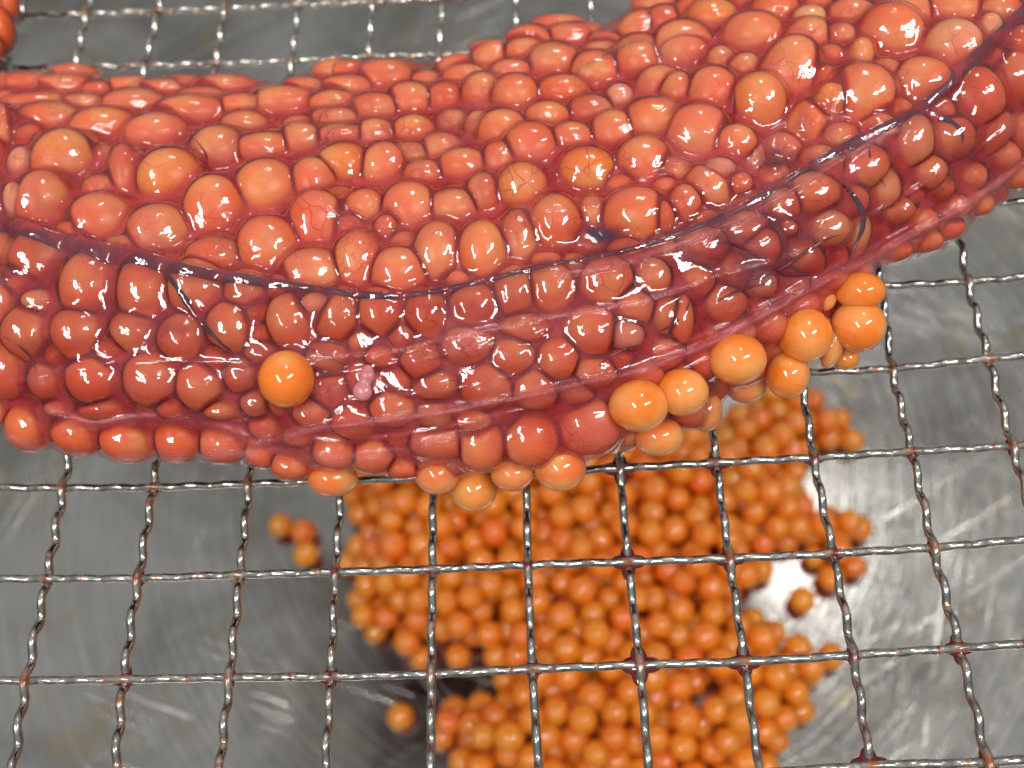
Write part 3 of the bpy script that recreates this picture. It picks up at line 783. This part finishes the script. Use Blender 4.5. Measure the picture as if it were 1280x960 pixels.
# underside: the body rests on the wires
rack_c = (0.75 - ga * RIGHT[2] - gb * UP[2]) / BACK[2]
Hb = np.maximum(rack_c + round_t * 1.2, Ht - 17)
Hb = np.minimum(Hb, Ht - 0.3)
me, ms = grid_mesh('tissue', Ht, mt, Hb, 2)
pp = purple[::2, ::2][ms]
attr(me, 'purple', np.concatenate([pp, pp]))
link('tissue', me, M_TISSUE, parent=skein)

# veins under the membrane
def surf_at(x, y, H=Hm):
    """point of the membrane seen at photo pixel (x, y)"""
    v = ray(x, y)
    lo = 60.0
    for s in np.arange(70, 175, 0.25):
        p = CAM + v * s
        i, j = int((p @ UP - b0) / CELL), int((p @ RIGHT - a0) / CELL)
        if 0 <= i < nb and 0 <= j < na and mm[i, j] and p @ BACK <= H[i, j]:
            return p
    return None
def smooth_path(L, step=6):
    pts = np.array(L, float); out = []
    n = len(pts)
    for i in range(n - 1):
        p0, p1, p2, p3 = pts[max(0, i - 1)], pts[i], pts[i + 1], pts[min(n - 1, i + 2)]
        k = max(2, int(np.linalg.norm(p2 - p1) / step))
        for q in range(k):
            u = q / k
            out.append(0.5 * ((2 * p1) + (-p0 + p2) * u + (2 * p0 - 5 * p1 + 4 * p2 - p3) * u * u + (-p0 + 3 * p1 - 3 * p2 + p3) * u ** 3))
    out.append(pts[-1]); return np.array(out)
def tube(P, rad, flat=0.38, m=12):
    T_ = np.gradient(P, axis=0); T_ /= np.linalg.norm(T_, axis=1)[:, None]
    U = np.cross(T_, BACK); U /= np.linalg.norm(U, axis=1)[:, None]; W = np.cross(U, T_)
    an = np.arange(m) * 2 * math.pi / m
    rad = np.asarray(rad)
    V = P[:, None, :] + rad[:, None, None] * (U[:, None, :] * np.cos(an)[None, :, None] + flat * W[:, None, :] * np.sin(an)[None, :, None])
    n = len(P); idx = np.arange(n * m).reshape(n, m)
    Fc = np.stack([idx[:-1], np.roll(idx[:-1], -1, 1), np.roll(idx[1:], -1, 1), idx[1:]], -1).reshape(-1, 4)
    return V.reshape(-1, 3), Fc
STAMP = np.full(ga.shape, -1e3)
def vein(name, L, w, mat, sink=0.22):
    """w: list of widths in px along the path"""
    path = smooth_path(L); P = []; k = []
    for i, (x, y) in enumerate(path):
        p = surf_at(x, y)
        if p is not None: P.append(p); k.append(i / (len(path) - 1))
    if len(P) < 4: return
    P = np.array(P); k = np.array(k)
    ker = np.array([1, 2, 3, 2, 1]) / 9
    for _ in range(2):
        Q = np.stack([np.convolve(np.pad(P[:, c], 2, mode='edge'), ker, 'valid') for c in range(3)], 1); P = Q
    n = CAM - P; n /= np.linalg.norm(n, axis=1)[:, None]
    rad = np.interp(k, np.linspace(0, 1, len(w)), w) * 0.5 * 0.118 * (1 + 0.13 * np.sin(k * 61 + L[0][0]) + 0.1 * np.sin(k * 23 + L[0][1]))
    P = P + n * (0.16 - sink * (1.0 if mat is M_REDVEIN else 0.6)) - n * (rad[:, None] * 0.08)
    V, Fc = tube(P, rad)
    if mat is M_VEIN:                        # the membrane runs over the big veins
        for q, r_ in zip(P, rad):
            u, v, w_ = q @ RIGHT, q @ UP, q @ BACK
            i0, j0 = int((v - b0) / CELL), int((u - a0) / CELL)
            sl = np.s_[max(0, i0 - 5):i0 + 7, max(0, j0 - 5):j0 + 7]
            d2 = (ga[sl] - u) ** 2 + (gb[sl] - v) ** 2
            STAMP[sl] = np.maximum(STAMP[sl], np.where(d2 < (r_ * 1.5) ** 2, w_ + r_ * 0.42 * np.sqrt(np.maximum(0, 1 - d2 / (r_ * 1.5) ** 2)) + 0.05, -1e3))
    link(name, mesh_fast(name, V, Fc), mat, parent=skein)
vein('vein', V1, [19, 17, 15, 11, 7, 5, 4, 5, 7, 9, 11, 13, 16], M_VEIN, 0.1)
vein('vein', [(1150, 137), (1172, 143), (1190, 152), (1206, 164), (1202, 185)], [6, 6, 4, 0.5], M_VEIN, 0.1)
vein('vein', [(200, 333), (222, 360), (245, 395), (275, 428), (300, 446)], [3, 6, 4, 0.5], M_VEIN, 0.1)
vein('vein', [(1050, 225), (1062, 240), (1076, 256), (1081, 280), (1070, 305), (1062, 325)], [1, 6, 6, 3, 0.5], M_VEIN, 0.1)
vein('vein', [(945, 264), (962, 270), (975, 284), (980, 305), (986, 335)], [1, 7, 5, 0.6], M_VEIN, 0.1)
for L, w in [([(0, 418), (25, 432), (42, 448), (46, 475)], 3), ([(864, 366), (858, 392), (835, 410), (810, 420)], 3), ([(920, 350), (960, 345), (1000, 320), (1030, 300), (1060, 290)], 5),
             ([(890, 380), (930, 360), (975, 352)], 4), ([(1085, 170), (1090, 210), (1110, 235)], 3), ([(745, 460), (770, 440), (800, 432), (830, 425)], 3),
             ([(960, 330), (985, 345), (1020, 340)], 6), ([(900, 300), (930, 310), (960, 330)], 5), ([(918, 105), (918, 150), (912, 180)], 3), ([(240, 170), (262, 200), (250, 240), (256, 262)], 2.5)]:
    vein('vessel', L, [0.2, w * .8, w * .6, 0.2], M_REDVEIN, 0.10)

Hm = np.maximum(Hm, STAMP)
_p = surf_at(358, 474); _d = np.hypot(ga - _p @ RIGHT, gb - _p @ UP)      # the film climbs a little way up the lone egg
Hm = Hm + 0.75 * np.exp(-((_d - 3.0) / 0.55) ** 2) * (Hm > -500)
me, ms = grid_mesh('membrane', Hm, mm, None, 1)
attr(me, 'veil', veil[ms]); attr(me, 'tint', tint[ms])
thick = np.clip((Hm - np.where(mask0, Hc, Ht + round_t) - 0.14) / 1.0, 0, 1)
attr(me, 'thick', blur(thick, 0.22)[ms])
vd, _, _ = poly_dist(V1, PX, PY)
purp_shade = 0.5 * np.exp(-(vd / np.interp(PX, [0, 250, 500, 700, 900, 1280], [15, 12, 7, 8, 14, 14])) ** 2)
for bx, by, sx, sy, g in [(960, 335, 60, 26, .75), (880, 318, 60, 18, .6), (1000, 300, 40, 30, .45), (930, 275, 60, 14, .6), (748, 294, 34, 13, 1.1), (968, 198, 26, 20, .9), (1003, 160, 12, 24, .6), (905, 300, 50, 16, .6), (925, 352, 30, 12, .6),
                          (330, 440, 60, 10, .45), (620, 400, 50, 10, .4), (700, 480, 40, 8, .3), (560, 385, 60, 8, .35), (130, 385, 70, 12, .35), (60, 430, 50, 10, .35), (220, 410, 60, 12, .35)]:  # bruised purple film, with the shade of hole and crevice painted in
    purp_shade = np.maximum(purp_shade, g * np.exp(-((PX - bx) / sx) ** 2 - ((PY - by) / sy) ** 2))
attr(me, 'purp_shade', purp_shade[ms])
vattr(me, 'band', np.stack([bs_[ms] * 0.35, ba_[ms] * 0.35, 0 * bs_[ms]], 1))
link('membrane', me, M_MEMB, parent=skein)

# the eggs themselves: pressed flat where they touch
order = sorted(range(N), key=lambda i: -(eggs[i]['px'][2] * eggs[i]['px'][3]) + (1e6 if not (-10 < eggs[i]['px'][0] < 1290 and -10 < eggs[i]['px'][1]) else 0))
rest_V, rest_F, rest_E, off = [], [], [], 0
for rank, i in enumerate(order):
    e = eggs[i]
    V = (ICO3 * e['r']) @ e['ax']
    # slightly uneven
    ph = rng.uniform(0, 6.28, 3)
    V *= (1 + 0.018 * np.sin(ICO3[:, 0] * 3.1 + ph[0]) + 0.018 * np.sin(ICO3[:, 1] * 3.7 + ph[1]))[:, None]
    near = np.full(len(V), 9.0)
    dd = np.linalg.norm(CEN - e['c'], axis=1)
    for j in np.where((dd < RMAX + RMAX[i]) & (dd > 1e-6))[0]:
        d = (CEN[j] - e['c']) / dd[j]
        wi, wj = rad_dir(e, d), rad_dir(eggs[j], d)
        if wi + wj < dd[j] * 0.97: continue
        pl = dd[j] * wi / (wi + wj)
        pl += 0.12 * (e['px'][4] in 'bo') - 0.12 * (eggs[j]['px'][4] in 'bo')
        pl = max(pl - 0.05, 0.35 * wi)
        s = V @ d
        k = 0.22                                         # soft clamp
        z = np.clip((s - pl) / k, -20, 20)
        over = k * np.log1p(np.exp(z))
        V -= over[:, None] * d[None, :]
        near = np.minimum(near, np.maximum(pl - s, 0))
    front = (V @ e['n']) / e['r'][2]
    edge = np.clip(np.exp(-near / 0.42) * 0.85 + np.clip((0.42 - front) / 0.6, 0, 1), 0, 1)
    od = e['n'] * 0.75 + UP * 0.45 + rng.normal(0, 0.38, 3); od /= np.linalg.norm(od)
    painted_glow_v = (V / np.linalg.norm(V, axis=1)[:, None]) @ od  # glow painted as colour: paler on the side towards camera and camera up
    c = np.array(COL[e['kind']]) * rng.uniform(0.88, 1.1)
    if rank < 299:
        me = mesh_fast('roe_egg', V, ICO3F); attr(me, 'edge', edge); attr(me, 'painted_glow', painted_glow_v)
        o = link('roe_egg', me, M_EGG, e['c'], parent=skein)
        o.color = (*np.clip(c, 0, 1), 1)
        if e['kind'] == 'y': o['label'] = 'small pale yellow unripe egg'
        elif e['kind'] == 'w': o['label'] = 'small pinkish white withered egg'
    else:
        rest_V.append(V + e['c']); rest_F.append(ICO3F + off); rest_E.append(edge); off += len(V)
if rest_V:
    me = mesh_fast('small_roe_eggs', np.vstack(rest_V), np.vstack(rest_F)); attr(me, 'edge', np.concatenate(rest_E)); attr(me, 'painted_glow', np.concatenate(rest_E) * 0 + .3)
    o = link('small_roe_eggs', me, M_EGG, parent=skein); o.color = (0.8, 0.17, 0.06, 1); o['kind'] = 'stuff'
print('skein eggs', N, 'grid', ga.shape)

# ------------------------------------------------------------------ loose eggs on and beside the skein
V2, F2 = ICO3, ICO3F
egg_me = mesh_fast('loose_egg', V2 * (1 + 0.01 * np.sin(V2[:, [0]] * 3 + 1) + 0.008 * np.sin(V2[:, [2]] * 4)), F2)
egg_me.materials.append(M_LOOSE)
def loose(x, y, rx, ry, zc, col, label, ang=0, lift=None, group='loose eggs on the rack and skein'):
    if lift is not None:
        p = surf_at(x, y); n = (CAM - p) / np.linalg.norm(CAM - p); dep = (CAM - p) @ BACK
        r = 0.5 * (rx + ry) * dep / F
        P = p + n * r * lift
    else:
        P = on_z(x, y, zc)
    dep = float((CAM - P) @ BACK); n = CAM - P; n /= np.linalg.norm(n)
    e1 = RIGHT - (RIGHT @ n) * n; e1 /= np.linalg.norm(e1); e2 = np.cross(n, e1)
    a = math.radians(ang); f1, f2 = e1 * math.cos(a) + e2 * math.sin(a), -e1 * math.sin(a) + e2 * math.cos(a)
    s = dep / F; r1, r2 = rx * s, ry * s; r3 = 0.5 * (r1 + r2)
    o = bpy.data.objects.new('loose_egg', egg_me); SC.collection.objects.link(o)
    M_ = Matrix(((f1[0] * r1, f2[0] * r2, n[0] * r3, P[0] * MM), (f1[1] * r1, f2[1] * r2, n[1] * r3, P[1] * MM), (f1[2] * r1, f2[2] * r2, n[2] * r3, P[2] * MM), (0, 0, 0, 1)))
    o.matrix_world = M_
    o.color = (*col, 1)
    tag(o, label, 'fish egg', group)
    return o
OR = (1.0, 0.235, 0.022); PK = (0.95, 0.22, 0.07); BRN = (0.62, 0.20, 0.07); RD = (0.88, 0.20, 0.05)
loose(358, 474, 35, 36, 0, OR, 'single round clear orange egg stuck alone on the left lower part of the skein membrane', lift=0.42)
loose(798, 507, 38, 33, 0, OR, 'largest clear orange egg, leftmost of the row along the lower right edge of the skein', lift=0.45)
loose(852, 490, 34, 30, 0, OR, 'clear orange egg touching the upper right of the largest leftmost loose egg', lift=0.45)
loose(921, 449, 37, 32, 15.0, OR, 'bright wide orange egg with a tiny dark speck, above a pinkish one', lift=None)
loose(1006, 419, 34, 34, 12.5, OR, 'round orange egg in front of a pink filmy one, left of the stacked pair')
loose(1075, 364, 31, 24, 13.5, OR, 'upper egg of the stacked pair at the right end of the loose row')
loose(1073, 407, 34, 33, 11.0, OR, 'lower deep orange egg of the stacked pair at the right end of the loose row')
loose(984, 468, 28, 30, 9.0, OR, 'orange egg hanging low, between the speckled egg and the pink filmy one')
loose(932, 482, 26, 22, 6.0, PK, 'pinkish egg half hidden under the speckled wide orange egg')
loose(882, 513, 21, 27, 9.0, BRN, 'dull brownish translucent egg resting by a rack wire below the membrane')
loose(1040, 430, 15, 31, 9.0, PK, 'narrow pink filmy egg behind the round orange egg', ang=-12)
loose(1056, 448, 18, 15, 6.0, OR, 'small orange egg peeking out beneath the stacked pair')
loose(1026, 374, 19, 16, 12.5, PK, 'small pink egg in torn membrane left of the stacked pair')
loose(822, 545, 33, 25, 9.5, RD, 'reddish orange egg drooping below the largest loose egg')
loose(776, 548, 22, 17, 9.0, PK, 'small pink egg beside a blood clotted wire crossing')
loose(416, 598, 32, 23, 8.0, RD, 'flattened orange egg at the lower left edge of the skein, touching a wire')
loose(546, 592, 28, 26, 8.5, PK, 'pinkish orange egg below the membrane edge, left of the lowest hanging one')
loose(592, 611, 30, 29, 4.5, (0.93, 0.30, 0.06), 'lowest hanging translucent egg with fine red veins, below the skein')
loose(640, 592, 27, 22, 8.5, PK, 'egg with a hair thin blood line, right of the lowest hanging one')
loose(700, 584, 33, 30, 9.0, RD, 'large translucent red orange egg at the lower edge, right of the hanging cluster')

# pink shred of tissue and a bubble on the membrane
def scrap():
    p = surf_at(456, 478); n = (CAM - p) / np.linalg.norm(CAM - p)
    e1 = RIGHT; e2 = np.cross(n, e1)
    V = []; Fc = []; off = 0
    for u, v, r in ((-0.25, -1.0, 1.15), (0.0, 0.0, 0.8), (0.25, 0.75, 0.95), (0.35, 1.35, 0.7)):
        q = ICO2 * np.array([r, r, r * .65]); q = q @ np.stack([e1, e2, n]) + e1 * u + e2 * v + n * 0.35
        V.append(q); Fc.append(ICO2F + off); off += len(q)
    me = mesh_fast('tissue_scrap', np.vstack(V), np.vstack(Fc)); me.materials.append(M_SCRAP)
    o = link('tissue_scrap', me, M_SCRAP, p)
    md = o.modifiers.new('remesh', 'REMESH'); md.mode = 'VOXEL'; md.voxel_size = 0.00014; md.use_smooth_shade = True
    sm = o.modifiers.new('smooth', 'SMOOTH'); sm.iterations = 6
    tag(o, 'small knotted pink shred of tissue lying on the membrane, right of the lone orange egg', 'tissue scrap')
scrap()

# ------------------------------------------------------------------ second skein, only its end shows at the top left corner
sk2 = empty('roe_skein', (*on_z(-60, 10, 0)[:2], 0.6))
tag(sk2, 'end of another deep orange roe skein cut off by the top left corner', 'roe skein')
cl = []
for (x, y, rx, ry) in [(0, 38, 15, 24), (-16, 5, 28, 30), (8, 5, 13, 17), (-30, 60, 28, 22), (-60, 20, 30, 34), (-50, -30, 34, 28), (-10, -34, 24, 26), (-95, 55, 34, 30), (-100, -10, 32, 34)]:
    cl.append(ellipsoid(x, y, rx * 1.1, ry * 1.1, 0, 9 + max(0, min(6, -x * .06)), 0.2))
bmv, bmf, off = [], [], 0
for e in cl:
    V = (ICO3 * e['r']) @ e['ax']
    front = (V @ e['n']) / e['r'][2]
    me = mesh_fast('roe_egg', V, ICO3F); attr(me, 'edge', np.clip((0.45 - front) / 0.6, 0, 1) * .7); attr(me, 'painted_glow', front * .6)
    o = link('roe_egg', me, M_EGG, e['c'], parent=sk2); o.color = (0.72, 0.12, 0.03, 1)
    q = (ICO2 * (e['r'] * np.array([1.15, 1.15, 1.3]))) @ e['ax'] + e['c'] - e['n'] * 1.8
    bmv.append(q); bmf.append(ICO2F + off); off += len(q)
me = mesh_fast('tissue', np.vstack(bmv), np.vstack(bmf)); attr(me, 'purple', np.zeros(off))
link('tissue', me, M_TISSUE, parent=sk2)

# ------------------------------------------------------------------ pile of loose eggs on the basin floor
POLY = [(560, 1010), (545, 960), (533, 915), (530, 872), (585, 868), (600, 848), (560, 842), (505, 838), (478, 812), (440, 795), (424, 765), (424, 690), (440, 670), (428, 640), (420, 560), (560, 520),
        (900, 520), (960, 478), (1030, 492), (1058, 515), (1080, 552), (1062, 572), (1030, 572), (1012, 600), (1020, 630), (1062, 628), (1088, 655), (1086, 725), (1060, 742),
        (1020, 735), (1014, 712), (995, 700), (965, 725), (945, 755), (985, 790), (1010, 800), (1050, 785), (1060, 815), (1045, 868), (1018, 885), (1010, 930), (985, 960), (960, 1010)]
PW = np.array([on_z(x, y, ZF + 4)[:2] for x, y in POLY])
HOLE = [on_z(x, y, ZF + 4)[:2] for x, y in ((880, 868), (868, 885), (893, 855))]
def inside(pts):
    x, y = pts[:, 0], pts[:, 1]; c = np.zeros(len(pts), bool); n = len(PW); j = n - 1
    for i in range(n):
        xi, yi = PW[i]; xj, yj = PW[j]
        c ^= ((yi > y) != (yj > y)) & (x < (xj - xi) * (y - yi) / (yj - yi + 1e-12) + xi); j = i
    for h in HOLE: c &= np.hypot(x - h[0], y - h[1]) > 3.4
    return c
def edge_dist(pts):
    best = np.full(len(pts), 1e9)
    for i in range(len(PW)):
        a, b = PW[i - 1], PW[i]; ab = b - a
        t = np.clip(((pts - a) @ ab) / (ab @ ab), 0, 1)
        best = np.minimum(best, np.linalg.norm(pts - a - t[:, None] * ab, axis=1))
    return best
pile = np.zeros((0, 4))
lo, hi = PW.min(0), PW.max(0)
fails = 0
while len(pile) < 820 and fails < 60:
    cand = rng.uniform(lo, hi, (140, 2)); cand = cand[inside(cand)]
    if len(cand) == 0: continue
    ed = edge_dist(cand); r = rng.uniform(3.15, 3.65)
    ok = ed > 2.2; cand, ed = cand[ok], ed[ok]
    if len(cand) == 0: continue
    z = np.full(len(cand), r)
    if len(pile):
        d2 = ((cand[:, None, :] - pile[None, :, :2]) ** 2).sum(-1); s = (r + pile[:, 3]) * 0.85
        top = pile[None, :, 2] + np.sqrt(np.maximum(s[None, :] ** 2 - d2, 0))
        top = np.where(d2 < (s ** 2)[None, :], top, -1)
        z = np.maximum(z, top.max(1))
    lim = 3.5 + np.minimum(ed * 0.8, 12.0)
    z = np.where(z > lim, 99, z)
    k = np.argmin(z)
    if z[k] > 50: fails += 1; continue
    pile = np.vstack([pile, (cand[k][0], cand[k][1], z[k], r)])
print('pile eggs', len(pile))
# floor eggs of their own
SINGLES = [(500, 895, 'lone round orange egg on the bare steel just left of the heaped pile'),
           (350, 656, 'topmost left egg of the three touching ones on the steel, far left of the pile'),
           (379, 664, 'middle egg of the three touching ones on the steel, far left of the pile'),
           (382, 692, 'lowest egg of the three touching ones on the steel, far left of the pile'),
           (1003, 749, 'lone egg in the bright patch of steel at the right side of the pile')]
pile_me = mesh_fast('roe_egg_small', ICO2, ICO2F); pile_me.materials.append(M_PILE)
BP = np.array([BC[0], BC[1], ZF])
def floor_h(x, y):
    r = math.hypot(x - BC[0], y - BC[1])
    return float(np.interp(r, [0, BR * .3, BR * .6, BR * .9, BR - 2.5, BR], [0, .1, .5, 1.2, 1.9, 2.5]))
def pile_egg(x, y, z, r, label, group):
    o = bpy.data.objects.new('loose_egg', pile_me); SC.collection.objects.link(o)
    o.location = Vector((x * MM, y * MM, (ZF + floor_h(x, y) + z) * MM))
    s = r * float(rng.uniform(.97, 1.03)); o.scale = (s, s * float(rng.uniform(.95, 1.03)), s * .97)
    o.rotation_euler = (0, 0, float(rng.uniform(0, 6)))
    k = rng.random()
    c = np.array((1.0, 0.225, 0.013)) if k < .65 else (np.array((1.0, 0.165, 0.012)) if k < .75 else np.array((1.0, 0.25, 0.014)))
    o.color = (*np.clip(c * rng.uniform(.9, 1.05), 0, 1), 1)
    tag(o, label, 'fish egg', group)
    return o
# those that show largest: the ones not buried, inside the frame
vis = []
for i, (x, y, z, r) in enumerate(pile):
    px, py = px_of((x, y, ZF + z))
    nb_ = pile[(np.hypot(pile[:, 0] - x, pile[:, 1] - y) < r * 1.2) & (pile[:, 2] > z + 1.0)]
    hidden = py < interp(BOTL, px) - 20
    score = len(nb_) * 2 + (10 if hidden else 0) + (8 if not (-10 < px < 1290 and py < 975) else 0)
    vis.append(score)
rank = np.argsort(np.array(vis), kind='stable')
Vs, Fs, off = [], [], 0
LIM = 300 - len(SINGLES)
for q, i in enumerate(rank):
    x, y, z, r = pile[i]
    if q < LIM:
        px, py = px_of((x, y, ZF + z))
        if py < 610: lab, grp = 'blurred orange egg at the top of the heap, just below the overhanging skein', 'heaped eggs just below the skein'
        elif px < 500: lab, grp = 'blurred orange egg on the ragged left fringe of the heap in the basin', 'heaped eggs on the left fringe'
        elif px > 950: lab, grp = 'blurred orange egg on the right fringe of the heap beside the bright steel', 'heaped eggs on the right fringe'
        elif py > 840: lab, grp = 'blurred orange egg in the lower part of the heap, near the bottom of the picture', 'heaped eggs in the lower part of the heap'
        else: lab, grp = 'blurred orange egg in the thick middle of the heap on the basin floor', 'heaped eggs in the middle of the heap'
        pile_egg(x, y, z, r, lab, grp)
    else:
        q_ = ICO2 * r + np.array([x, y, ZF + floor_h(x, y) + z]); Vs.append(q_); Fs.append(ICO2F + off); off += len(q_)
if Vs:
    o = link('loose_eggs', mesh_fast('loose_eggs', np.vstack(Vs), np.vstack(Fs)), M_PILE)
    o.color = (1.0, 0.20, 0.022, 1); o['kind'] = 'stuff'; o['label'] = 'buried orange eggs of the pile on the basin floor'; o['category'] = 'fish eggs'
for x, y, lab in SINGLES:
    p = on_z(x, y, ZF + 4.5)
    pile_egg(p[0], p[1], 3.45, 3.45, lab, None)
